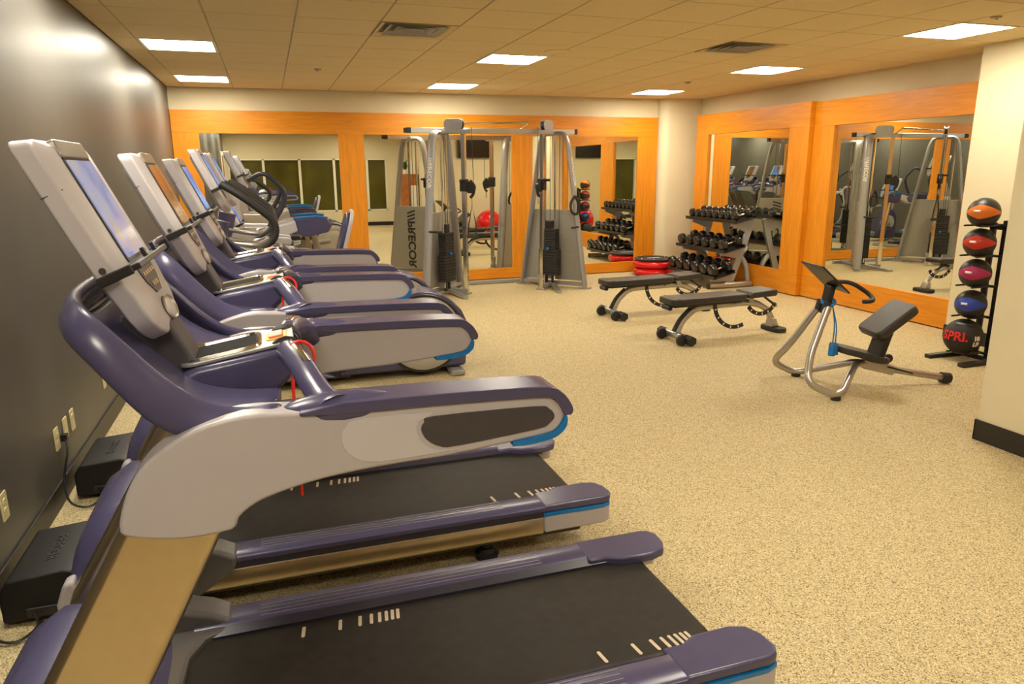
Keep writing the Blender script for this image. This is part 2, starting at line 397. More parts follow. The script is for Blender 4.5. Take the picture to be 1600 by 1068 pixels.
# ------------------------------------------------------------------ console shared by the machines
def console(root, loc, tilt, scr, detail=True):
    # local frame: a = across (y), u = up the face, w = out of the face towards the user
    ct, st = math.cos(tilt), math.sin(tilt)
    Mx = Matrix(((0,-st,ct,loc[0]),(1,0,0,loc[1]),(0,ct,st,loc[2]),(0,0,0,1)))
    def out(k=1.0, o=0):
        pts = []
        W = .215*k-o
        for a in range(0, 91, 15): pts.append((W-.03+.03*math.cos(math.radians(a)), .485-o-.03+.03*math.sin(math.radians(a))))
        for a in range(90, 181, 15): pts.append((-W+.03+.03*math.cos(math.radians(a)), .485-o-.03+.03*math.sin(math.radians(a))))
        pts += [(-W, .24), (-W*.97, .16)]
        for a in range(0, 181, 15): pts.append((-(W*.86)*math.cos(math.radians(a)), .12-(.12-o)*math.sin(math.radians(a))**.8))
        pts += [(W*.97, .16), (W, .24)]
        return pts
    L0 = [(x*.975, u+.014*max(0,u-.1)/.385) for x, u in out()]; L1 = out(); L2 = [(x*.80, .05+(u-.05)*.955 if u > .1 else .035+(u-0)*.70) for x, u in out()]
    n = len(L1); bm0 = MB(); vs = [(x,u,-.058) for x, u in L0]+[(x,u,-.016) for x, u in L1]+[(x,u,.0) for x, u in L2]
    bm0.add(vs, [tuple(range(n)), tuple(range(3*n-1,2*n-1,-1))]+[(r*n+k, r*n+(k+1)%n, (r+1)*n+(k+1)%n, (r+1)*n+k) for r in (0,1) for k in range(n)])
    body = bm0.xf(Mx).build('console_body', M['shell2'], root, bevel=.007, seg=3, ang=25)
    MB().prism(out(.84,.03), -.075, -.05, 'z').xf(Mx).build('console_back', M['shell'], root, bevel=.02, seg=2)
    MB().prism([(p[0], p[1]+.3165) for p in rrect(.250,.252,.012)], -.001, .003, 'z').xf(Mx).build('bezel', M['black'], body)
    MB().prism([(p[0], p[1]+.3165) for p in rrect(.230,.233,.006)], .002, .005, 'z').xf(Mx).build('screen', scr, body)
    MB().prism([(p[0], p[1]+.460) for p in rrect(.250,.040,.008)], -.06, .006, 'z').xf(Mx).build('top_band', M['steel'], body, bevel=.004)
    rest = MB().box((0,.180,.012),(.43,.014,.05)).box((-.216,.180,-.018),(.012,.022,.075)).box((.216,.180,-.018),(.012,.022,.075))
    rest.box((-.07,.194,.03),(.012,.03,.010)).box((.07,.194,.03),(.012,.03,.010))
    rest.xf(Mx).build('book_rest', M['black'], body, bevel=.003)
    kp = MB().prism([(-.09,.170),(.09,.170),(.078,.135),(.035,.10),(-.035,.10),(-.078,.135)], -.001, .003, 'z').xf(Mx).build('keypad', M['inlay'], body)
    if detail:
        keys = MB()
        for k in range(5): keys.box((-.060+.030*k,.152,.003),(.02,.010,.003))
        for k in range(3): keys.box((-.025+.025*k,.122,.003),(.018,.012,.003))
        keys.xf(Mx).build('key_row', M['silver'], kp)
        MB().lathe([(.047,-.002),(.052,.004),(.047,.007),(.042,.003)], 24, Mx @ Matrix.Translation((0,.055,0)) @ Matrix.Diagonal((1.35,.62,1,1))).build('dial_ring', M['steel'], body)
        MB().lathe([(0,.004),(.03,.004),(.042,.001)], 24, Mx @ Matrix.Translation((0,.055,0)) @ Matrix.Diagonal((1.35,.62,1,1))).build('dial', M['shell2'], body)
        for s in (-1, 1):
            MB().box((s*.2085,.375,-.036),(.006,.002,.046)).xf(Mx).build('side_seam', M['inlay'], body)
            for u in (.44,.20): MB().cyl((s*.204, u, -.036), (s*.2105, u, -.036), .0075, 10).xf(Mx).build('side_screw', M['inlay'], body)
    return body

# ------------------------------------------------------------------ treadmill
def treadmill(label, yc, scr, marks=True, lanyard=True):
    t = thing('treadmill', label, 'treadmill', (0, yc, 0), 0, 'row of treadmills along the dark wall')
    # front motor box
    b = MB().prism([(-.13,.02),(-.13,.14),(-.10,.19),(.09,.205),(.135,.19),(.14,.02)], -.215, .215).build('motor_box', M['box'], t, bevel=.012)
    MB().bx(.136,.146,-.19,.19,.08,.19).build('box_trim', M['blue'], b)
    MB().bx(-.05,.07,-.225,-.21,.035,.075).build('box_handle', M['black'], b, bevel=.006)
    text_mesh('box_lettering', 'PRECOR', .055, M['inlay'], b, frameM((.02,0,.2005),(0,-1,0),(1,0,.08)), .0015)
    # domed motor hood
    st = [(.12,.20,.34),(.15,.31,.36),(.20,.40,.38),(.28,.455,.385),(.36,.45,.385),(.43,.40,.38),(.50,.31,.375),(.56,.24,.37)]
    mb = MB(); n = 14; vs = []
    for x, h, w in st:
        for k in range(n+1):
            a = PI*k/n; c, s_ = math.cos(a), math.sin(a)
            vs.append((x, -w*math.copysign(abs(c)**.5, c), .05+(h-.05)*abs(s_)**.55))
    fs = [(i*(n+1)+k, i*(n+1)+k+1, (i+1)*(n+1)+k+1, (i+1)*(n+1)+k) for i in range(len(st)-1) for k in range(n)]
    fs += [tuple(range(n, -1, -1)), tuple(range((len(st)-1)*(n+1), len(st)*(n+1)))]
    hood = mb.add(vs, fs).build('motor_hood', M['navy'], t, ang=60)
    for s in (-1, 1):
        MB().prism([(.11,.06),(.105,.16),(.135,.24),(.17,.25),(.20,.06)], s*.325, s*.40).build('hood_cap', M['shell'], hood, bevel=.015)
    cv = [(.34,-.40),(.74,-.40),(.745,-.30),(.64,-.25),(.60,-.17),(.59,0),(.60,.17),(.64,.25),(.745,.30),(.74,.40),(.34,.40)]
    MB().prism(cv, .12, .246, 'z').build('front_cover', M['cover'], t, bevel=.012, seg=3)
    # deck
    MB().bx(.55,2.14,-.37,.37,.09,.17).build('deck', M['black'], t, bevel=.01)
    bp_ = [(.58,.19),(.58,.222)] + [(2.13+.050*math.sin(a*PI/8), .172+.050*math.cos(a*PI/8)) for a in range(9)] + [(.60,.117)]
    belt = MB().prism(bp_, -.262, .262).build('running_belt', M['belt'], t)
    if marks:
        mm = None
        for s, x0 in ((1,.93),(-1,1.78)):
            for d in (0,.115,.178,.215,.242,.264,.284,.302):
                if mm is None:
                    mm = MB().prism([(x-.0,y) for x, y in [(p[0], p[1]) for p in rrect(.011,.055,.005,3)]], 0, .0012, 'z').build('belt_mark', M['mark'], belt)
                    o = mm
                else:
                    o = mm.copy(); COL.objects.link(o)
                o.location = (x0+d, s*.210, .2219); o.rotation_euler = (0,0,-s*.12)
    for s in (-1, 1):
        # rail cross-sections run along x
        def sec(pts): return [(s*y, z) for y, z in pts]
        MB().prism(sec([(.285,.205),(.285,.243),(.295,.250),(.392,.250),(.405,.242),(.405,.224),(.285,.205)][:-1]), .60, 2.0, 'x').build('side_rail', M['navy'], t, bevel=.004)
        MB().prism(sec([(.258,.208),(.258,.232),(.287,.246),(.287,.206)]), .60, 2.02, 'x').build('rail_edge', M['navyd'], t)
        rib = MB()
        for k in range(4): rib.bx(.80,1.78, s*(.305+.02*k)-.0012, s*(.305+.02*k)+.0012, .2495, .2512)
        rib.build('grip_line', M['silverp'], t)
        MB().prism(sec([(.34,.196),(.401,.196),(.401,.226),(.34,.226)]), .60, 1.99, 'x').build('rail_dark_strip', M['navyd'], t)  # dark navy band between the rail cover and the silver extrusion
        MB().prism(sec([(.35,.118),(.35,.20),(.398,.20),(.404,.19),(.404,.128),(.396,.118)]), .45, 1.95, 'x').build('side_extrusion', M['silver'], t, bevel=.003)
        # rear end cap
        pl = [(1.95,.262),(2.02,.262),(2.07,.235),(2.20,.232),(2.255,.25),(2.28,.30),(2.285,.36),(2.265,.395),(2.23,.406),(1.95,.406)]
        cap = MB().prism([(x, s*y) for x, y in pl], .215, .252, 'z').build('end_cap', M['navy'], t, bevel=.012, seg=3)
        pl2 = [(1.95,.35),(2.20,.35),(2.262,.345),(2.283,.355),(2.265,.396),(2.225,.41),(1.95,.41)]
        MB().prism([(x, s*y) for x, y in pl2], .203, .217, 'z').build('cap_trim', M['blue'], cap)
        MB().prism([(x, s*y) for x, y in pl2], .125, .204, 'z').build('cap_base', M['shell'], cap, bevel=.012)
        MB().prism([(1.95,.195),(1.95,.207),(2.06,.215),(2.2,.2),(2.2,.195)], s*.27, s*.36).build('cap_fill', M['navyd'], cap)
        # feet
        for fx in (1.72, .5):
            ft = MB().lathe([(.05,0),(.052,.02),(.035,.028),(.03,.045),(.02,.05),(.02,.10)], 16).build('foot', M['rubber'], t); ft.location = (fx, s*.30, 0)
        MB().bx(1.60,1.84, s*.30-.05, s*.30+.05, .085, .12).build('foot_bracket', M['black'], t, bevel=.01)
    # uprights and arms
    shell = [(.605,.965),(.622,1.035),(.655,1.09),(.70,1.128),(.76,1.160),(.85,1.178),(.96,1.172),(1.05,1.166),(1.25,1.163),(1.48,1.155),(1.525,1.142),(1.548,1.11),(1.548,1.09),(1.53,1.066),(1.50,1.055),(1.42,1.047),(1.27,1.035),(1.12,1.03),(1.0,1.02),(.91,1.002),(.86,.985),(.825,.96),(.81,.935),(.72,.930),(.64,.945)]
    S = [Vector(p) for p in smooth(shell, 4)]; N = len(S)
    def strip(test, o, inn):
        idx = [k for k in range(N) if test(S[k])]; a, b = [], []
        for q, k in enumerate(idx):
            tg = (S[(k+1)%N]-S[k-1]).normalized(); n = Vector((-tg.y, tg.x)); f = min(1, q/4, (len(idx)-1-q)/3+.6)
            a.append(S[k]+n*(o*f+.001)); b.append(S[k]-n*inn)
        return [tuple(p) for p in a]+[tuple(p) for p in b[::-1]]
    capo = strip(lambda p: p.x > .95 and p.y > 1.098, .019, .006)
    blue = strip(lambda p: p.x > 1.40 and p.y <= 1.102, .011, .004)
    upr = [(.605,.972),(.80,.945),(.63,.62),(.42,.22),(.38,.13),(.14,.13),(.17,.22),(.415,.63)]
    for s in (-1, 1):
        y0, y1 = s*.36, s*.45
        MB().prism(upr, s*.368, s*.438).build('upright', M['silver'], t, bevel=.022, seg=4)
        arm = MB().prism(smooth(shell), y0, y1).build('arm_shell', M['shell'], t, bevel=.028, seg=4)
        MB().prism(capo, s*.353, s*.456).build('arm_cap', M['navy'], arm, bevel=.008, seg=3)
        MB().prism(blue, s*.355, s*.454).build('arm_trim', M['blue'], arm)
        oval = [(1.21,1.105),(1.218,1.122),(1.24,1.133),(1.47,1.129),(1.508,1.12),(1.522,1.10),(1.508,1.083),(1.475,1.073),(1.29,1.058),(1.25,1.062),(1.222,1.08)]
        MB().prism(smooth(oval), s*.448, s*.4525).build('oval_inlay', M['inlay'], arm, bevel=.0015)
        rec = [(1.04,1.11),(1.05,1.132),(1.085,1.145),(1.235,1.142),(1.205,1.125),(1.20,1.10),(1.215,1.07),(1.25,1.052),(1.30,1.05),(1.12,1.043),(1.065,1.06),(1.045,1.085)]
        MB().prism(smooth(rec,2), s*.448, s*.4515).build('side_recess', M['shell2'], arm, bevel=.001)
        # foot shroud at the base of the upright
        MB().prism([(.20,.10),(.22,.24),(.30,.30),(.50,.36),(.56,.32),(.66,.285),(.72,.25),(.70,.19),(.55,.10)], s*.30, s*.42).build('upright_shroud', M['cover'], t, bevel=.02, seg=3)
    # tub that carries the console: a U-shaped shell
    near = [(.92,.405,1.165,1.176),(.84,.405,1.14,1.165),(.76,.402,1.125,1.19),(.69,.40,1.155,1.25),(.635,.395,1.235,1.32),(.58,.378,1.31,1.38),(.54,.32,1.335,1.405),(.515,.20,1.34,1.41)]
    stn = [(x, -y, a, b) for x, y, a, b in near] + [(.51,0,1.34,1.41)] + [(x, y, a, b) for x, y, a, b in near[::-1]]
    vs = []; mbt = MB(); K = 4
    for x, y, a, b in stn:
        for k in range(K+1):
            f = k/K; bul = .02*math.sin(f*PI)
            ny = (-1 if y < 0 else 1)*min(1, abs(y)/.36)
            vs.append((x-bul*.6+.02*f, y+ny*bul-ny*.02*f, a+(b-a)*f))
    fs = [(i*(K+1)+k, i*(K+1)+k+1, (i+1)*(K+1)+k+1, (i+1)*(K+1)+k) for i in range(len(stn)-1) for k in range(K)]
    mbt.add(vs, fs).build('console_tub', M['navy'], t, solid=.03, sub=2, ang=80)
    # tub floor: sloping inner tray
    vs = []; fs = []
    rows = [(.53,.30,1.38),(.60,.37,1.30),(.68,.385,1.21),(.76,.385,1.165),(.85,.375,1.150),(.93,.30,1.152)]
    for x, w, z in rows:
        for k in range(9):
            f = -1+k/4; vs.append((x, w*f, z-.03*(1-f*f)))
    fs = [(i*9+k, i*9+k+1, (i+1)*9+k+1, (i+1)*9+k) for i in range(len(rows)-1) for k in range(8)]
    MB().add(vs, fs).build('tub_floor', M['navy'], t, solid=.03, sub=1, ang=80)
    # console neck
    MB().prism([(.56,1.24),(.60,1.36),(.68,1.33),(.74,1.20),(.68,1.16)], -.07, .07).build('console_neck', M['inlay'], t, bevel=.015)
    # centre pod with tray, stop button and cross bar
    pod = MB().prism([(.70,1.14),(.70,1.185),(.74,1.200),(.93,1.232),(.97,1.222),(.985,1.18),(.92,1.12),(.80,1.11)], -.115, .115).build('centre_pod', M['navy'], t, bevel=.03, seg=4)
    sl = math.atan2(.032,.19)
    Mp = Matrix.Translation((.835,0,1.2205)) @ Matrix.Rotation(-sl, 4, 'Y')
    MB().prism(rrect(.27,.20,.035), -.004, .004, 'z').xf(Mp).build('pod_panel', M['silverp'], pod, bevel=.002)
    ring = [(p[0]-.035, p[1], .005) for p in rrect(.17,.165,.035,6)]
    MB().tube(ring, .007, 8, closed=True).xf(Mp).build('tray_rim', M['chrome'], pod)
    MB().prism([(p[0]-.035, p[1]) for p in rrect(.165,.16,.033,6)], .002, .005, 'z').xf(Mp).build('tray_well', M['well'], pod)
    MB().prism([(p[0]+.092, p[1]) for p in rrect(.052,.085,.015,4)], .003, .006, 'z').xf(Mp).build('stop_ring', M['yellow'], pod)
    MB().prism([(p[0]+.092, p[1]) for p in rrect(.036,.062,.008,4)], .005, .012, 'z').xf(Mp).build('stop_button', M['stop'], pod, bevel=.002)
    for s in (-1, 1):
        path = cat([(.945,s*.06,1.205),(.955,s*.12,1.222),(.975,s*.22,1.215),(1.0,s*.33,1.188),(1.03,s*.405,1.145)], 5)
        MB().tube(path, [.040]*2+[.030]*(len(path)-6)+[.033,.038,.048,.06], 14).build('cross_bar', M['navy'], t, ang=60)
        gp = [p for p in path[6:13]]
        MB().tube([p+Vector((.003,0,.0055)) for p in gp], .0278, 12, sx=.62).build('pulse_plate', M['chrome'], t, ang=60)
        MB().tube(path[1:4], [.042,.043,.040], 14).build('bar_collar', M['rubber'], t, ang=60)
        MB().ell((1.05,s*.405,1.162),(.13,.051,.034),20,12).build('bar_fairing', M['navy'], t, ang=80)
    if lanyard:
        lp = [Vector((.978,-.17,1.22))+Vector((.036*math.sin(a*PI/8)*.9, .012*math.cos(a*PI/8), .036*math.cos(a*PI/8))) for a in range(16)]
        cd = MB().tube(lp, .0045, 8, closed=True)
        cd.tube(cat([(.935,-.02,1.235),(.93,-.07,1.235),(.94,-.12,1.22),(.955,-.16,1.19),(.955,-.165,1.10),(.957,-.165,.98),(.955,-.16,.86)], 5), .0042, 8)
        cd.build('safety_lanyard', M['red'], t)
    console(t, (.705, 0, 1.283), math.radians(24), scr)
    # power cord and plug
    cd = MB().tube(cat([(-.02,-.225,.06),(.0,-.28,.03),(-.06,-.33,.012),(-.14,-.30,.04),(-.165,-.24,.14),(-.15,-.18,.26),(-.17,-.10,.30),(-.185,-.08,.31)], 6), .0055, 8)
    cd.box((-.178,-.08,.31),(.03,.035,.035)).build('power_cord', M['plug'], t)
    return t
treadmill('nearest treadmill with a lit screen, its wide black belt filling the bottom of the picture', -3.82, M['screengrey'])
treadmill('second treadmill from the camera, middle one of the three against the dark wall', -2.69, M['screenorange'])
treadmill('third treadmill from the camera, next to the ellipticals', -1.56, M['screenblue'], marks=True, lanyard=False)

#PART2
# ------------------------------------------------------------------ cable crossover machine
def cable_machine():
    t = thing('cable_machine', 'grey two tower cable machine with black weight stacks before the back mirror', 'cable machine', (3.96, 3.9, 0))
    for s, nm in ((-1,'left'), (1,'right')):
        tw = (s*.80, 0, 0)
        fx, fy = -s*.75, -.66                        # facing direction of the tower
        wx, wy = s*.66, -.75                         # along the frame towards the outer leg
        def P(u, v, z): return (tw[0]+wx*u+fx*v, tw[1]+wy*u+fy*v, z)
        # A-frame legs: one bent flat tube
        path = fillet([P(-.51,-.02,.03), P(-.215,-.02,2.02), P(-.16,-.02,2.14), P(.16,-.02,2.14), P(.215,-.02,2.02), P(.51,-.02,.03)], .10, 6)
        leg = MB().tube(path, .030, 12, sx=2.0, up=(wx, wy, 0)).build('tower_frame', M['silverp'], t, ang=50)
        q1, q2 = Vector(P(.51,-.02,.03)), Vector(P(.215,-.02,2.02))
        d = (q2-q1).normalized(); mid = q1+(q2-q1)*.80
        # lettering on the outer leg, read from below upwards
        side = Vector((fx, fy, 0)); nrm = Vector((wx, wy, 0))
        xd = -d; yd = nrm.cross(xd)
        text_mesh('leg_lettering', '///PRECOR', .085, M['white'], leg, frameM(mid+nrm*.031, xd, yd), .001, .001)
        for u in (-.51, .51): MB().box(P(u,-.02,.012), (.16,.09,.024), Matrix.Rotation(math.atan2(wy,wx), 3, 'Z')).build('foot_plate', M['steel'], t, bevel=.004)
        MB().bar(P(-.50,-.02,.06), P(.50,-.02,.06), .06, .05).build('base_bar', M['silverp'], t, bevel=.006)
        MB().bar(P(0,-.05,.05), P(0,.36,.05), .07, .05).build('base_arm', M['silverp'], t, bevel=.006)
        MB().bar(P(.02,.05,.06), P(.36,.50,.02), .075, .035).build('front_foot', M['steel'], t, bevel=.006)
        # shroud panel behind the frame
        zt = 1.10; h0, h1 = .485, .33
        def panel(v): return [P(-h0,v,.10), P(h0,v,.10), P(h1,v,zt), P(-h1,v,zt)]
        a, b = panel(-.055), panel(-.085)
        sh = MB().add(a+b, [(0,1,2,3),(7,6,5,4),(0,4,5,1),(1,5,6,2),(2,6,7,3),(3,7,4,0)]).build('shroud', M['panelgrey'], t, bevel=.006)
        zn = Vector((-fx, -fy, 0)); xd = Vector((0,0,-1)); yd = zn.cross(xd)
        text_mesh('shroud_lettering', '///PRECOR', .20, M['black'], sh, frameM(Vector(P(.02,-.0855,.58)), xd, yd), .001, .006)
        # guide rods and weight stack
        u0 = .10 if s < 0 else 0
        for u in (u0-.075, u0+.075):
            MB().cyl(P(u,.09,.10), P(u,.09,2.10), .013, 10).build('guide_rod', M['chrome'], t)
        R = Matrix.Rotation(math.atan2(wy, wx), 3, 'Z')
        for k in range(9):
            MB().box(P(u0,.09,.20+.041*k), (.30,.12,.038), R).build('weight_plate', M['rubber'], t, bevel=.004, seg=1)
        for k in range(8):
            MB().box(P(u0,.09,.569+.036*k), (.235,.115,.033), R).build('weight_plate', M['rubber'], t, bevel=.004, seg=1)
        MB().box(P(u0,.09,.90), (.10,.07,.11), R).build('stack_head', M['black'], t, bevel=.01)
        for u in (u0-.05, u0+.05): MB().cyl(P(u,.09,.05), P(u,.09,.20), .022, 10).build('stack_bumper', M['black'], t)
        MB().ell(P(u0,.155,.56), (.022,.022,.022), 12, 8).build('selector_pin', M['blue'], t)
        MB().cyl(P(u0,.09,.95), P(u0,.09,2.12), .004, 6).build('lift_cable', M['black'], t)
        MB().cyl(P(.13,.06,.10), P(.13,.06,2.12), .004, 6).build('return_cable', M['black'], t)
        # front column with the sliding pulley
        MB().bar(P(0,.33,.02), P(0,.33,2.13), .05, .06, (fx,fy,0)).build('front_column', M['chrome'], t, bevel=.005)
        MB().box(P(0,.33,.012), (.14,.10,.024), R).build('foot_plate', M['steel'], t, bevel=.004)
        MB().bar(P(0,-.10,2.145), P(0,.42,2.145), .07, .05).build('top_arm', M['silverp'], t, bevel=.006)
        for k in (-1, 1):
            c = Vector(P(0,.20,2.235)); pl = rrect(.27,.145,.06,6)
            mb = MB(); vd = Vector((fx,fy,0)); nd = Vector((wx,wy,0))
            mb.prism(pl, -.005, .005, 'z').xf(frameM(c+nd*.03*k, vd, (0,0,1))).build('pulley_plate', M['silverp'], t, bevel=.002)
        for v in (.12, .28): MB().cyl(P(-.02,v,2.235), P(.02,v,2.235), .055, 20).build('pulley', M['black'], t)
        zc = 1.46
        car = MB().box(P(0,.33,zc), (.09,.10,.16), R).box(P(.07,.33,zc+.055), (.10,.035,.035), R).build('carriage', M['black'], t, bevel=.01)
        MB().cyl(P(-.02,.42,zc-.03), P(.02,.42,zc-.03), .075, 20).build('carriage_pulley', M['black'], car)
        MB().tube(cat([P(0,.42,zc+.06),P(0,.47,zc-.02),P(0,.46,zc-.11),P(0,.42,zc-.16)],4), .022, 8).build('swivel_guard', M['black'], car)
        MB().cyl(P(0,.47,zc), P(0,.45,2.2), .004, 6).build('pull_cable', M['black'], t)
        MB().cyl(P(0,.44,zc-.26), P(0,.44,zc-.14), .007, 6).build('snap_hook', M['chrome'], car)
        # hand peg on the outer leg
        MB().cyl(P(.40,.0,.87), P(.40,.20,.87), .016, 10).build('storage_peg', M['rubber'], t)
        MB().box(P(-.02,.30,.14), (.10,.03,.14), R).build('lower_pulley_bracket', M['steel'], t, bevel=.006)
    # strap handle hanging from the left pulley
    hx, hy = -.80+.75*.44, -.66*.44
    st = MB().tube([(hx,hy,1.20),(hx-.05,hy,.95),(hx-.055,hy,.80),(hx+.055,hy,.80),(hx+.05,hy,.95)], .010, 6, closed=True).build('strap_handle', M['black'], t)
    MB().cyl((hx-.075,hy,.79), (hx+.075,hy,.79), .022, 10).build('handle_grip', M['rubber'], st)
    # spare strap on the right tower peg
    sx, sy = .80+.66*.40-.75*.12, -.75*.40-.66*.12
    MB().tube(cat([(sx,sy,1.30),(sx-.06,sy,1.2),(sx-.05,sy-.02,1.08),(sx+.04,sy,1.06),(sx+.05,sy,1.2),(sx,sy,1.30)],4), .020, 8).build('spare_strap', M['black'], t)
    # bridge between the towers and pull-up handles
    MB().bar((-1.22,.0,2.165), (1.12,.0,2.165), .05, .07).build('cross_beam', M['steel'], t, bevel=.006)
    MB().bx(-1.26,-1.20,-.035,.035,2.13,2.20).bx(-1.29,-1.255,-.03,.03,2.135,2.195).build('beam_end', M['black'], t, bevel=.004)
    MB().bx(1.11,1.15,-.035,.035,2.13,2.20).build('beam_end', M['black'], t, bevel=.004)
    MB().tube(fillet([(-.60,-.10,2.25),(.36,-.20,2.265),(.30,.0,2.18)], .02, 3), .014, 8).build('pull_up_bar', M['chrome'], t)
    MB().bar((-.80,.55,.03), (.80,.55,.03), .06, .05).build('floor_bar', M['silverp'], t, bevel=.006)
    for s in (-1, 1): MB().bar((s*.72,.05,.03), (s*.62,.55,.03), .05, .04).build('floor_link', M['silverp'], t, bevel=.005)
cable_machine()

# ------------------------------------------------------------------ adjustable benches (local x = head to seat)
def bench(label, loc, rz):
    t = thing('weight_bench', label, 'bench', loc, rz, 'black adjustable weight benches')
    bp = MB().prism(rrect(.88,.27,.04,4), .375, .440, 'z').build('back_pad', M['vinyl'], t, bevel=.016, seg=3); bp.location = (.30,0,0)
    sm = MB().bx(-.07,-.062,-.137,.137,.38,.4415).build('pad_seam', M['black'], t)
    MB().prism(rrect(.80,.20,.02,3), .352, .378, 'z').build('pad_board', M['black'], t).location = (.30,0,0)
    MB().prism([(.77,.385),(.77,.42),(.80,.445),(1.09,.462),(1.11,.445),(1.11,.40),(1.09,.392)], -.13, .13).build('seat_pad', M['vinyl'], t, bevel=.016, seg=3)
    MB().cyl((-.12,-.06,.345), (-.12,.06,.345), .025, 12).build('head_roller', M['rubber'], t)
    spine = fillet([(0,0,.07),(.06,0,.20),(.20,0,.315),(.42,0,.325),(.90,0,.325),(1.08,0,.26),(1.17,0,.12),(1.19,0,.05)], .10, 5)
    MB().tube(spine, .036, 12, sx=.8).build('spine_tube', M['steel'], t, ang=60)
    MB().tube([p+Vector((-.028,0,.008)) for p in fillet([(.0,0,.09),(.06,0,.20),(.18,0,.305)], .08, 5)], .024, 8, sx=1.1).build('spine_guard', M['rubber'], t, ang=60)
    MB().cyl((.0,-.18,.06), (.0,.18,.06), .036, 14).build('front_cross_tube', M['steel'], t)
    for s in (-1, 1):
        MB().cyl((.0,s*.16,.052), (.0,s*.28,.052), .050, 6).build('foot_cap', M['rubber'], t, bevel=.008)
        w = MB().lathe([(0,-.018),(.05,-.018),(.055,-.012),(.055,.012),(.05,.018),(0,.018)], 18, Matrix.Translation((-.075,s*.17-.03,.055)) @ Matrix.Rotation(PI/2,4,'X')).build('wheel', M['rubber'], t)
        MB().bx(-.09,.02,s*.17-.004,s*.17+.006,.04,.085).build('wheel_bracket', M['chrome'], t, bevel=.003)
        MB().prism([(.66,.32),(.72,.32),(.72,.40),(.69,.415),(.66,.40)], s*.042, s*.055).build('pivot_plate', M['steel'], t, bevel=.004)
        MB().prism([(.82,.32),(.88,.32),(.87,.40),(.84,.41),(.815,.40)], s*.042, s*.055).build('pivot_plate', M['steel'], t, bevel=.004)
    arcs = []
    for c, r, a0, a1 in (((.68,.35),.26,180,292), ((1.0,.40),.20,330,215)):
        mb = MB(); N = 16; vs = []
        for k in range(N+1):
            a = math.radians(a0+(a1-a0)*k/N)
            for rr in (r-.02, r+.02):
                for y in (-.006, .006): vs.append((c[0]+rr*math.cos(a), y-.03, c[1]+rr*math.sin(a)))
        fs = []
        for k in range(N):
            o = k*4; p = o+4; fs += [(o,o+1,p+1,p),(o+2,p+2,p+3,o+3),(o,p,p+2,o+2),(o+1,o+3,p+3,p+1)]
        fs += [(0,2,3,1),(N*4,N*4+1,N*4+3,N*4+2)]
        ar = mb.add(vs, fs).build('adjust_arc', M['black'], t)
        for k in range(2, N, 3):
            a = math.radians(a0+(a1-a0)*k/N); x, z = c[0]+r*math.cos(a), c[1]+r*math.sin(a)
            MB().box((x,-.0375,z),(.012,.002,.022), Matrix.Rotation(-a+PI/2,3,'Y')).build('arc_slot', M['white'], ar)
    for x in (.14,.30,.50): MB().bx(x-.02,x+.02,-.03,.03,.34,.375).build('pad_mount', M['black'], t)
    MB().cyl((1.0,-.06,.38), (1.13,-.10,.28), .012, 8).build('pop_pin', M['black'], t)
    MB().cyl((1.12,-.095,.29), (1.135,-.10,.275), .014, 8).build('pin_tip', M['chrome'], t)
    MB().prism(rrect(.13,.30,.05,4), 0, .05, 'z').build('rear_foot', M['rubber'], t, bevel=.012).location = (1.20,0,0)
    MB().prism([(1.13,.05),(1.14,.14),(1.19,.14),(1.23,.05)], -.05, .05).build('rear_bracket', M['steel'], t, bevel=.01)
    return t
B1 = bench('black padded weight bench nearer the red balance trainers, the farther of two', (4.58,1.57,0), math.radians(3))
dup(B1, (4.64,.29,0), math.radians(3), 'black padded weight bench nearer the camera, in front of the other bench')

# ------------------------------------------------------------------ dumbbell rack
YR0, YR1 = 2.74, 4.00
def rack():
    t = thing('dumbbell_rack', 'grey steel three tier dumbbell rack in front of the corner mirror', 'rack', (0,0,0))
    for y in (2.86, 3.84):
        MB().tube([(6.70,y,.045),(7.40,y,.045)], .042, 14).build('base_tube', M['steel'], t)
        MB().lathe([(0,-.004),(.044,-.004),(.044,.012)], 14, Matrix.Translation((6.698,y,.045)) @ Matrix.Rotation(PI/2,4,'Y')).build('tube_cap', M['black'], t)
        f = [(6.96,.06),(7.09,.06),(7.28,.58),(7.40,.95),(7.34,.962),(7.02,.902),(7.02,.87),(7.25,.78),(7.19,.568),(6.87,.50),(6.87,.47),(7.12,.42),(7.05,.22),(6.73,.138),(6.73,.11),(6.97,.10)]
        MB().prism(f, y-.02, y+.02).build('side_frame', M['silverp'], t, bevel=.004)
        MB().tube(fillet([(7.12,y+.03,.52),(7.33,y+.03,.34),(7.37,y+.03,.06)], .15, 5), .035, 10).build('rear_strut', M['silverp'], t, ang=60)
    for (x, z, tl) in ((7.17,.945,.35), (7.02,.545,.40), (6.88,.19,.45)):
        R = Matrix.Rotation(-tl*.55, 3, 'Y')
        sh = MB().box((x, (YR0+YR1)/2, z), (.34, YR1-YR0, .012), R).build('tier_shelf', M['black'], t, bevel=.003)
        for dx in (-.17, .17):
            q = R @ Vector((dx,0,.02)); MB().box((x+q.x,(YR0+YR1)/2,z+q.z), (.014,YR1-YR0,.045), R).build('shelf_lip', M['black'], sh, bevel=.003)
rack()
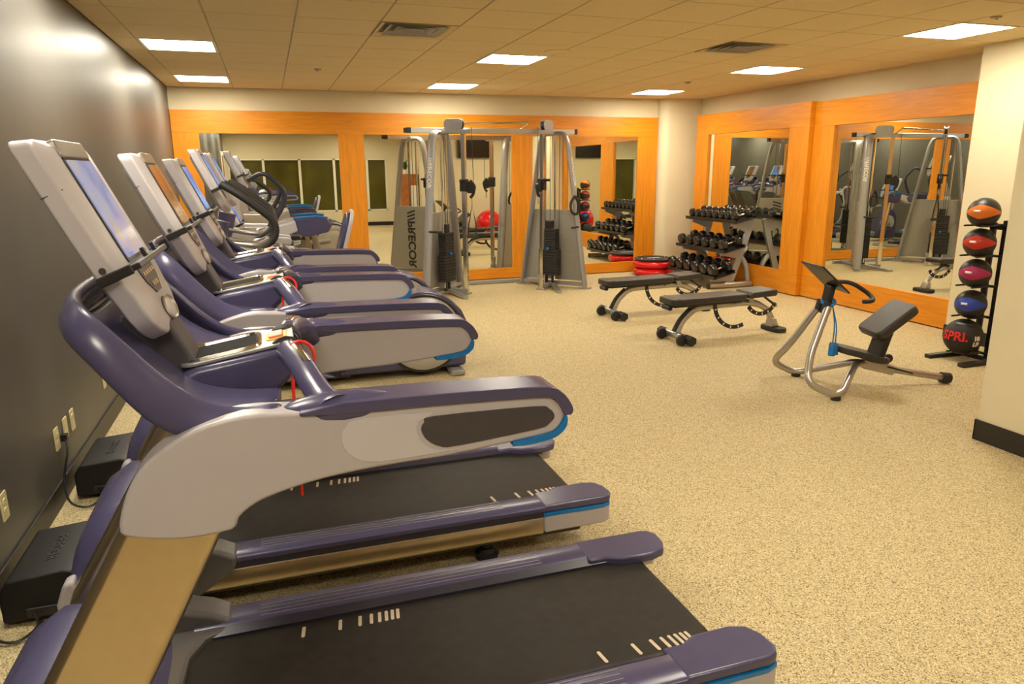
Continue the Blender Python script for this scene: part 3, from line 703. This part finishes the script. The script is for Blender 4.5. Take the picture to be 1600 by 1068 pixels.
def dumbbell(label, loc, tilt, r, L):
    t = thing('dumbbell', label, 'dumbbell', loc, 0, 'black chrome handled dumbbells on the rack'); t.rotation_euler = (0, -tilt, 0)
    h = MB().tube([(-.07,0,0),(-.035,0,0),(0,0,0),(.035,0,0),(.07,0,0)], [.014,.016,.018,.016,.014], 12).build('handle', M['chrome'], t, ang=60)
    for s in (-1, 1):
        prof = [(0,0),(r*.72,0),(r*.95,.012),(r,.03),(r,L-.03),(r*.95,L-.012),(r*.72,L),(0,L)]
        Mh = Matrix.Translation((s*.065,0,0)) @ Matrix.Rotation(s*PI/2,4,'Y')
        hd = MB().lathe(prof, 12, Mh).build('head', M['dbl'], t, ang=30)
        MB().lathe([(0,L+.0012),(r*.5,L+.0012),(r*.5,L)], 16, Mh).build('end_badge', M['badge'], hd)
    return t
M['dbl'] = pm('dumbbell_urethane', (.014,.013,.012), .22)
M['badge'] = pm('dumbbell_badge', (.055,.038,.030), .4, var=.5, scale=60)
ords = ['first','second','third','fourth','fifth','sixth','seventh','eighth']
for tier, (x, z, n, r, L, tl) in (('top',(7.17,.945,8,.066,.075,.19)), ('middle',(7.02,.545,6,.083,.09,.22)), ('bottom',(6.88,.19,6,.094,.092,.25))):
    first = None
    for k in range(n):
        y = YR0+.10+(YR1-YR0-.2)*k/(n-1)
        q = Matrix.Rotation(-tl, 3, 'Y') @ Vector((0,0,r+.012))
        loc = (x+q.x, y, z+q.z)
        lab = 'black dumbbell on the %s tier, %s' % (tier, 'the one nearest the camera' if k == 0 else ('the one farthest from the camera' if k == n-1 else ords[k]+' from the camera'))
        if first is None: first = dumbbell(lab, loc, tl, r, L)
        else:
            d = dup(first, loc, 0, lab); d.rotation_euler = (0, -tl, 0)

# ------------------------------------------------------------------ red balance trainers
def trainer(label, z, top):
    t = thing('balance_trainer', label, 'balance trainer', (6.70, 4.42, z))
    MB().lathe([(0,0),(.24,0),(.30,.02),(.325,.055),(.315,.09),(.28,.115),(.26,.12),(0,.12)], 40).build('inflated_dome', M['redplastic'], t, ang=60)
    if top:
        MB().lathe([(0,.121),(.285,.121),(.30,.132),(.30,.146),(.285,.155),(.265,.157),(.25,.150),(0,.150)], 40).build('platform', M['rubber'], t)
        MB().bx(-.11,.11,-.02,.015,.1505,.1525).build('platform_print', M['white'], t)
        for k in range(8):
            a = k*PI/4+.3; MB().ell((.262*math.cos(a),.262*math.sin(a),.156),(.014,.014,.005),10,6).build('rim_plug', M['chrome'], t)
    return t
trainer('lower red inflated balance trainer of the stack on the floor', 0, False); trainer('upper red balance trainer with black platform on top of the stack', .12, True)

# ------------------------------------------------------------------ stretch trainer
def stretcher():
    t = thing('stretch_trainer', 'grey tube stretch trainer with black pads standing alone on the floor', 'exercise machine', (4.83,-1.43,0), math.radians(-14))
    for s in (-1, 1):
        path = fillet([(.02,s*.055,.66),(-.15,s*.17,.30),(-.22,s*.30,.13),(-.02,s*.32,.035),(.06,s*.29,.05),(.30,s*.02,.19),(.42,s*.005,.18)], .09, 6)
        MB().tube(path, .027, 12).build('frame_tube', M['steel'], t, ang=60)
        MB().cyl((.0,s*.315,0), (.0,s*.315,.022), .035, 14).build('foot_pad', M['rubber'], t)
        MB().cyl((-.045,s*.105,.50), (-.045,s*.13,.50), .006, 8).build('frame_bolt', M['black'], t)
    MB().bar((.36,0,.185), (.62,0,.12), .07, .075).build('beam_bracket', M['steel'], t, bevel=.012)
    MB().tube([(.35,0,.19),(.62,0,.125),(1.06,0,.045)], .028, 12).build('rear_beam', M['steel'], t, ang=60)
    MB().cyl((1.02,0,.05), (1.09,0,.042), .042, 16).build('end_boot', M['rubber'], t)
    MB().bar((.015,0,.58), (.05,0,.80), .10, .045, (1,0,0)).build('neck', M['black'], t, bevel=.012)
    for s in (-1, 1): MB().cyl((.0,s*.055,.60), (.02,s*.055,.68), .031, 12).build('tube_collar', M['black'], t)
    R = Matrix.Rotation(math.radians(42), 3, 'Y')
    pl = MB().box((.0,0,.86), (.30,.34,.014), R).build('instruction_board', M['black'], t, bevel=.006)
    q = R @ Vector((0,0,.008)); MB().box((q.x,q.y,.86+q.z), (.27,.31,.002), R).build('board_print', M['inlay'], pl)
    MB().tube(fillet([(.05,.06,.78),(.12,.12,.80),(.28,.14,.80),(.44,.13,.70),(.42,.02,.665),(.32,.0,.665)], .10, 6), .017, 10).build('grab_handle', M['rubber'], t, ang=60)
    bl = MB().tube(cat([(.03,.05,.70),(.06,-.055,.69),(.03,-.085,.66),(.0,.0,.665),(.03,.05,.70)],4), .013, 8).build('resistance_band', M['blue'], t)
    MB().tube(cat([(.05,-.05,.67),(.075,-.065,.50),(.07,-.07,.35)],4), .005, 6).build('band_cord', M['blue'], bl)
    MB().tube(cat([(.05,-.04,.67),(.10,-.045,.50),(.11,-.04,.36)],4), .005, 6).build('band_cord', M['blue'], bl)
    for x, y in ((.07,-.07), (.11,-.04)): MB().tube([(x,y,.36),(x,y,.33),(x,y,.27)], [.012,.024,.026], 10).build('band_grip', M['blue'], bl)
    # seat and chest pads
    Rs = Matrix.Rotation(math.radians(15), 3, 'Y')
    MB().prism(rrect(.44,.24,.08,5), -.024, .024, 'z').xf(Matrix.Translation((.33,0,.265)) @ Rs.to_4x4()).build('seat_pad', M['vinyl'], t, bevel=.012, seg=3)
    MB().bar((.45,0,.20), (.52,0,.46), .17, .05, (1,0,0)).build('pad_post', M['black'], t, bevel=.01)
    Rc = Matrix.Rotation(math.radians(-38), 3, 'Y')
    MB().prism(rrect(.36,.31,.05,5), -.035, .035, 'z').xf(Matrix.Translation((.53,0,.525)) @ Rc.to_4x4()).build('chest_pad', M['vinyl'], t, bevel=.018, seg=3)
    MB().bar((.55,-.03,.16), (.74,-.06,.11), .035, .012).build('adjust_plate', M['black'], t, bevel=.003)
    for k in range(5): MB().box((.60+.028*k,-.038-.004*k,.152-.0075*k),(.014,.02,.002)).build('plate_slot', M['silverp'], t)
    MB().lathe([(0,-.012),(.036,-.012),(.036,.012),(0,.012)], 16, Matrix.Translation((.58,.02,.21)) @ Matrix.Rotation(PI/2,4,'X')).build('adjust_knob', M['black'], t, bevel=.003)
stretcher()

# ------------------------------------------------------------------ medicine ball rack
BX, BY = 6.66, -1.17
BZ = [1.275, 1.02, .76, .49, .205]
def ball_rack():
    t = thing('ball_rack', 'black upright steel rack holding medicine balls by the cream wall', 'rack', (BX, BY, 0))
    MB().bx(.128,.165,-.135,-.085,.02,1.21).build('main_post', M['black'], t, bevel=.004)
    MB().bx(.128,.155,-.02,.03,.02,1.19).build('inner_post', M['black'], t, bevel=.004)
    MB().bx(.128,.155,-.13,.03,1.13,1.18).build('top_link', M['black'], t, bevel=.004)
    for y in (-.21, .12): MB().bx(-.28,.20,y-.03,y+.03,.0,.035).build('floor_bar', M['black'], t, bevel=.004)
    MB().bx(.09,.13,-.21,.12,.0,.035).build('floor_link', M['black'], t, bevel=.004)
    for k, z in enumerate(BZ):
        zz = z-(.112 if k < 4 else .147)
        for y in (-.075, .075):
            MB().cyl((-.11,y,zz+.002), (.11,y,zz+.002), .008, 8).build('cradle_rod', M['black'], t)
        MB().bx(.105,.130,-.16,.14,zz-.008,zz+.012).build('cradle_arm', M['black'], t)
ball_rack()
def striped(name, c):
    m = bpy.data.materials.new(name); m.use_nodes = True; nt = m.node_tree; b = nt.nodes['Principled BSDF']
    tc = nt.nodes.new('ShaderNodeTexCoord'); sx = nt.nodes.new('ShaderNodeSeparateXYZ'); nt.links.new(tc.outputs['Object'], sx.inputs[0])
    # three coloured petals around the z axis, each pointed at both ends
    at = nt.nodes.new('ShaderNodeMath'); at.operation = 'ARCTAN2'; nt.links.new(sx.outputs['Z'], at.inputs[0]); nt.links.new(sx.outputs['X'], at.inputs[1])
    mu = nt.nodes.new('ShaderNodeMath'); mu.operation = 'MULTIPLY'; mu.inputs[1].default_value = 3.0; nt.links.new(at.outputs[0], mu.inputs[0])
    ad = nt.nodes.new('ShaderNodeMath'); ad.operation = 'ADD'; ad.inputs[1].default_value = -.30; nt.links.new(mu.outputs[0], ad.inputs[0])
    co = nt.nodes.new('ShaderNodeMath'); co.operation = 'COSINE'; nt.links.new(ad.outputs[0], co.inputs[0])
    ab = nt.nodes.new('ShaderNodeMath'); ab.operation = 'ABSOLUTE'; of = nt.nodes.new('ShaderNodeMath'); of.operation = 'ADD'; of.inputs[1].default_value = .035; nt.links.new(sx.outputs['Y'], of.inputs[0]); nt.links.new(of.outputs[0], ab.inputs[0])
    sc = nt.nodes.new('ShaderNodeMath'); sc.operation = 'MULTIPLY'; sc.inputs[1].default_value = 5.5; nt.links.new(ab.outputs[0], sc.inputs[0])
    su = nt.nodes.new('ShaderNodeMath'); su.operation = 'SUBTRACT'; nt.links.new(co.outputs[0], su.inputs[0]); nt.links.new(sc.outputs[0], su.inputs[1])
    gt = nt.nodes.new('ShaderNodeMath'); gt.operation = 'GREATER_THAN'; gt.inputs[1].default_value = .0; nt.links.new(su.outputs[0], gt.inputs[0])
    mx = nt.nodes.new('ShaderNodeMix'); mx.data_type = 'RGBA'; mx.inputs[6].default_value = (.022,.019,.018,1); mx.inputs[7].default_value = c+(1,)
    nt.links.new(gt.outputs[0], mx.inputs[0]); nt.links.new(mx.outputs[2], b.inputs['Base Color']); b.inputs['Roughness'].default_value = .42
    return m
dirc = (Vector((CX,CY,CH))-Vector((BX,BY,.8))); dirc.z = 0; dirc.normalize()
for (z, nm, c) in ((BZ[0],'orange',(.80,.20,.02)), (BZ[1],'red',(.55,.03,.02)), (BZ[2],'magenta',(.42,.02,.12)), (BZ[3],'blue',(.02,.06,.48))):
    b = thing('medicine_ball', 'black medicine ball with %s stripes on the wall rack' % nm, 'ball', (BX,BY,z), math.atan2(dirc.y, dirc.x), 'striped medicine balls on the rack')
    MB().ell((0,0,0),(.124,.124,.124),36,22).build('ball_skin', striped('ball_'+nm, c), b, ang=80)
    # white weight label wrapped on the front
    vs = []; n = 8
    for k in range(n+1):
        th = -.62+.42*k/n
        for ph in (.05,.20): vs.append((.1248*math.cos(ph)*math.cos(th), .1248*math.cos(ph)*math.sin(th)-.0, .1248*math.sin(ph)))
    MB().add(vs, [(2*k,2*k+1,2*k+3,2*k+2) for k in range(n)]).build('weight_label', M['white'], b, solid=.001)
g = thing('medicine_ball', 'large black grip medicine ball with red lettering, lowest on the rack', 'ball', (BX-.035,BY,BZ[4]), math.atan2(dirc.y, dirc.x))
MB().ell((0,0,0),(.155,.155,.155),36,22).build('ball_skin', M['rubber'], g, ang=80)
for s in (-1, 1):
    MB().lathe([(0,.0),(.05,.0),(.06,.004)], 20, frameM((.080,.0,s*.134),(0,1,0),(s*.84,0,-.54)) @ Matrix.Diagonal((1.25,.6,1,1))).build('grip_hollow', M['black'], g)
def wrap_text(body, size, mat, parent, R, th0, ph0, name):
    o = text_mesh(name, body, size, mat, parent, Matrix.Identity(4), .0015, .003)
    for v in o.data.vertices:
        th = th0+v.co.x/R; ph = ph0+v.co.y/R; rr = R+.004+v.co.z
        v.co = (rr*math.cos(ph)*math.cos(th), rr*math.cos(ph)*math.sin(th), rr*math.sin(ph))
    return o
wrap_text('SPRI.', .105, M['red'], g, .155, -.42, .12, 'ball_lettering')
wrap_text('10\nLB', .05, M['white'], g, .155, .72, -.10, 'weight_print')

# ------------------------------------------------------------------ ellipticals
def elliptical(label, y):
    t = thing('elliptical', label, 'elliptical', (0,y,0), 0, 'ellipticals beyond the treadmills')
    C0, Rr = (2.05,.36), .315
    hood = []
    for k in range(13): a = math.radians(-20+ (200)*k/12); hood.append((C0[0]+.375*math.cos(a)*(1.0), C0[1]+.34*math.sin(a)))
    prof = [(2.40,.06),(2.41,.25)] + hood[1:] + [(1.45,.22),(1.35,.06)]
    hs = MB().prism(prof, -.20, .20).build('drive_housing', M['navy'], t, bevel=.03, seg=3)
    for s in (-1, 1):
        Md = Matrix.Translation((C0[0],s*.205,C0[1])) @ Matrix.Rotation(-s*PI/2,4,'X')
        d = MB().lathe([(0,.022),(.10,.022),(.19,.020),(.20,.014),(.21,.020),(.27,.016),(Rr-.012,.004),(Rr-.012,-.01)], 48, Md).build('disc_cover', M['disc'], t, ang=40)
        MB().lathe([(Rr-.012,.0),(Rr-.006,.010),(Rr+.006,.010),(Rr+.010,0),(Rr+.010,-.01)], 48, Md).build('disc_ring', M['black'], d)
    MB().bar((1.45,-.0,.07), (.35,0,.07), .30, .08).build('main_rail', M['navyd'], t, bevel=.015)
    MB().prism([(.55,.06),(.60,.25),(1.05,.16),(1.35,.06)], -.24, .24).build('ramp_cover', M['navy'], t, bevel=.03)
    MB().bx(.28,.40,-.30,.30,0,.06).build('front_stabiliser', M['silverp'], t, bevel=.015)
    MB().bx(2.25,2.37,-.29,.29,0,.05).build('rear_stabiliser', M['silverp'], t, bevel=.015)
    MB().tube(cat([(.42,0,.06),(.40,0,.45),(.46,0,.85),(.58,0,1.30)],5), [.11]*6+[.085]*5+[.07]*5, 14).build('front_tower', M['navy'], t, ang=60)
    for s in (-1, 1):
        ya = s*.24
        MB().tube(fillet([(1.98,ya,.38),(1.45,ya,.33),(.80,ya,.22)], .1, 4), .035, 10).build('pedal_arm', M['silverp'], t, ang=60)
        MB().prism([(x, yy+s*.20) for x, yy in rrect(.40,.17,.05,4)], .30, .345, 'z').build('foot_pedal', M['navyd'], t, bevel=.012).location = (1.12,0,0)
        MB().prism([(.92,.345),(.92,.41),(.96,.42),(1.0,.345)], s*.12, s*.285).build('pedal_toe', M['navy'], t, bevel=.01)
        yh = s*.27
        MB().tube(fillet([(.62,yh-s*.04,1.57),(.76,yh,1.48),(.97,yh,1.30),(.96,yh,1.17),(.72,yh,1.02),(.60,yh,.80)], .09, 5), [.028]*27+[.024]*0 if False else .027, 12).build('moving_handle', M['rubber'], t, ang=60)
        MB().tube(fillet([(.60,yh,.82),(.62,yh,.45),(.78,yh,.22)], .1, 5), .026, 10).build('handle_link', M['silverp'], t, ang=60)
        MB().tube(fillet([(.56,s*.05,1.16),(.66,s*.16,1.14),(.84,s*.19,1.12),(.90,s*.10,1.15)], .06, 4), .019, 10).build('fixed_handle', M['steel'], t, ang=60)
        MB().cyl((.54,s*.10,.82), (.54,s*.30,.82), .05, 14).build('pivot_hub', M['shell'], t, bevel=.01)
        MB().bar((.60,s*.15,1.10), (1.10,s*.15,1.04), .07, .07).build('side_pod', M['shell2'], t, bevel=.02)
    console(t, (.675, 0, 1.375), math.radians(24), M['screenblue'], detail=False)
    return t
elliptical('elliptical with black moving handles next to the third treadmill', .10)
elliptical('elliptical farther from the treadmills, beside the reclining bike', 1.20)

# ------------------------------------------------------------------ recumbent bike
def recumbent():
    t = thing('recumbent_bike', 'recumbent exercise bike with grey purple padded seat back near the back mirror', 'exercise bike', (0,2.3,0))
    MB().prism([(.40,.06),(.42,.55),(.55,.72),(.72,.70),(.86,.45),(.95,.25),(.95,.06)], -.14, .14).build('crank_housing', M['navy'], t, bevel=.05, seg=3)
    for s in (-1, 1):
        d = MB().lathe([(0,.03),(.13,.025),(.16,.0)], 28, Matrix.Translation((.66,s*.14,.42)) @ Matrix.Rotation(-s*PI/2,4,'X')).build('crank_disc', M['disc'], t)
        MB().bar((.66,s*.18,.42), (.66+s*.12,s*.18,.42-.10), .02, .035).build('crank_arm', M['steel'], t)
        MB().bx(.60+s*.12,.72+s*.12,s*.18 if s > 0 else -.28,.28 if s > 0 else -.18,.30,.335).build('pedal', M['black'], t, bevel=.008)
        MB().bx(.30,.42,s*.05 if s > 0 else -.30,.30 if s > 0 else -.05,0,.06).build('front_foot', M['silverp'], t, bevel=.012)
        MB().tube(fillet([(1.42,s*.16,.52),(1.40,s*.30,.60),(1.36,s*.32,.80),(1.12,s*.31,.82)], .06, 4), .018, 10).build('seat_handle', M['steel'], t, ang=60)
    MB().bar((.80,0,.16), (1.95,0,.16), .14, .11).build('main_beam', M['silverp'], t, bevel=.025)
    MB().bx(1.85,1.97,-.30,.30,0,.07).build('rear_foot', M['silverp'], t, bevel=.015)
    MB().bar((1.40,0,.18), (1.48,0,.50), .12, .10, (1,0,0)).build('seat_post', M['silverp'], t, bevel=.015)
    MB().prism([(1.22,.50),(1.24,.58),(1.60,.56),(1.66,.50)], -.21, .21).build('seat_cushion', M['navyd'], t, bevel=.03, seg=3)
    Rb = Matrix.Rotation(math.radians(16), 4, 'Y')
    MB().prism(rrect(.36,.62,.14,6), -.03, .03, 'z').xf(Matrix.Translation((1.66,0,.92)) @ Rb @ Matrix(((0,0,1,0),(1,0,0,0),(0,1,0,0),(0,0,0,1)))).build('seat_back', M['navy'], t, bevel=.022, seg=3)
    MB().tube([(p[0],p[1],0) for p in rrect(.39,.65,.15,6)], .02, 8, closed=True).xf(Matrix.Translation((1.685,0,.92)) @ Rb @ Matrix(((0,0,1,0),(1,0,0,0),(0,1,0,0),(0,0,0,1)))).build('back_frame', M['shell2'], t, ang=60)
    MB().tube(cat([(.50,0,.65),(.46,0,.90),(.56,0,1.06)],5), .045, 12).build('mast', M['silverp'], t, ang=60)
    MB().tube(fillet([(.60,-.02,.95),(.70,-.24,.98),(.86,-.26,1.02)], .08, 4), .018, 8).tube(fillet([(.60,.02,.95),(.70,.24,.98),(.86,.26,1.02)], .08, 4), .018, 8).build('front_handle', M['rubber'], t, ang=60)
    console(t, (.72,0,.97), math.radians(25), M['screenblue'], detail=False)
recumbent()

# ------------------------------------------------------------------ adaptive stride trainer at the far end
def strider():
    t = thing('stride_trainer', 'tall stride trainer with blue topped side beams in the far left corner', 'exercise machine', (0,3.5,0))
    MB().prism([(.25,.05),(.28,.60),(.36,1.20),(.46,1.38),(.60,1.36),(.62,1.10),(.66,.60),(.80,.05)], -.16, .16).build('front_tower', M['shell'], t, bevel=.05, seg=3)
    MB().bx(.22,.40,-.40,.40,0,.07).build('front_foot', M['silverp'], t, bevel=.015)
    MB().bx(1.60,1.74,-.38,.38,0,.07).build('rear_foot', M['silverp'], t, bevel=.015)
    MB().bar((.5,0,.09), (1.65,0,.07), .16, .10).build('floor_beam', M['navyd'], t, bevel=.02)
    for s in (-1, 1):
        bm_ = MB().prism([(.55,.90),(.55,1.04),(.95,1.02),(1.24,1.10),(1.26,.98),(1.0,.88)], s*.27, s*.38).build('side_beam', M['shell2'], t, bevel=.02, seg=3)
        MB().prism([(1.20,1.115),(1.24,.93),(1.34,.90),(1.58,.95),(1.63,1.03),(1.58,1.11),(1.45,1.125)], s*.255, s*.395).build('beam_end_cover', M['navy'], bm_, bevel=.02, seg=3)
        MB().prism([(1.20,1.115),(1.45,1.127),(1.58,1.112),(1.59,1.124),(1.45,1.142),(1.19,1.128)], s*.265, s*.385).build('cover_trim', M['blue'], bm_)
        MB().bar((1.42,s*.325,.95), (1.56,s*.325,.07), .05, .05).build('support_leg', M['silver'], t, bevel=.01)
        MB().tube(fillet([(.72,s*.24,1.55),(.90,s*.28,1.66),(1.14,s*.30,1.42),(1.08,s*.30,1.24),(.86,s*.30,.92),(.82,s*.30,.45)], .10, 5), .026, 10).build('moving_handle', M['navyd'], t, ang=60)
        MB().prism([(x, yy+s*.18) for x, yy in rrect(.40,.17,.05,4)], .28, .33, 'z').build('foot_pedal', M['blue'], t, bevel=.012).location = (1.05+s*.06,0,0)
        MB().bar((.85,s*.30,.46), (1.10,s*.22,.30), .035, .035).build('pedal_link', M['silverp'], t)
    console(t, (.73,0,1.45), math.radians(24), M['screenblue'], detail=False)
strider()

# ------------------------------------------------------------------ outlets on the dark wall
for y, lab in ((-2.50,'ivory wall outlet plate nearest the camera, low on the dark wall'), (-1.70,'ivory wall outlet plate with the black plug in it'), (-1.53,'ivory wall outlet plate in the middle of the row of three'), (-1.385,'ivory wall outlet plate at the far end of the row of three'), (-.55,'ivory wall outlet plate low on the wall behind the third treadmill')):
    o = thing('wall_outlet', lab, 'outlet', (XL, y, .325), 0, 'ivory outlet plates on the dark wall')
    pl = MB().prism(rrect(.072,.118,.006,3), .0, .006, 'x').build('cover_plate', M['ivory'], o, bevel=.002)
    for dz in (-.02, .02):
        MB().prism([(p[0], p[1]+dz) for p in rrect(.034,.028,.010,3)], .005, .008, 'x').build('socket', M['ivory'], pl, bevel=.001)

# ------------------------------------------------------------------ things seen only in the mirrors
tv = thing('television', 'black flat television on the cream wall, seen only in the mirror', 'television', (5.95, YT, 2.20))
MB().bx(-.42,.42,.045,.09,-.25,.25).build('tv_body', M['black'], tv, bevel=.008)
MB().bx(-.40,.40,.089,.092,-.22,.235).build('tv_screen', M['tv'], tv)
MB().bx(-.15,.15,0,.05,-.12,.12).build('wall_bracket', M['black'], tv)
sb = tag(MB().ell((0,0,.33),(.33,.33,.33),40,26).build('exercise_ball', M['redplastic'], None, ang=80), 'large red exercise ball seen only in the back mirror', 'ball'); sb.location = (6.24,-2.31,0)
cb = thing('cabinet', 'brown wooden cabinet seen only in the mirror', 'cabinet', (4.74,-5.3,0))
MB().bx(-.24,.24,-.30,.30,.06,1.52).build('cabinet_body', M['wood_dark'], cb, bevel=.005)
MB().bx(-.25,.25,-.31,.31,1.52,1.56).build('cabinet_top', M['wood_dark'], cb, bevel=.005)
MB().bx(-.22,.22,-.28,.28,0,.06).build('plinth', M['black'], cb)
MB().bx(-.22,.0,.30,.32,.10,1.48).build('cabinet_door', M['wood_dark'], cb, bevel=.004)
MB().bx(.02,.22,.30,.34,.10,1.25).build('white_panel', M['white'], cb, bevel=.004)
pt = thing('potted_plant', 'small green potted plant on top of the wooden cabinet', 'plant', (4.66,-5.25,1.56))
MB().lathe([(0,0),(.05,0),(.07,.12),(.065,.12),(.055,.10),(0,.10)], 16).build('pot', M['white'], pt)
for k in range(26):
    a = k*2.4; r = .05+.09*random.random(); h = .16+.20*random.random(); d = Vector((math.cos(a), math.sin(a), 0))
    p0 = Vector((0,0,.10)); p1 = d*r*.6+Vector((0,0,h)); p2 = d*(r+.07)+Vector((0,0,h-.01+.05*random.random())); w = d.cross(Vector((0,0,1)))*.028
    MB().add([p0-w*.2, p0+w*.2, p1+w, p1-w, p2], [(0,1,2,3),(3,2,4)]).build('leaf', M['leaf'], pt, solid=.002)
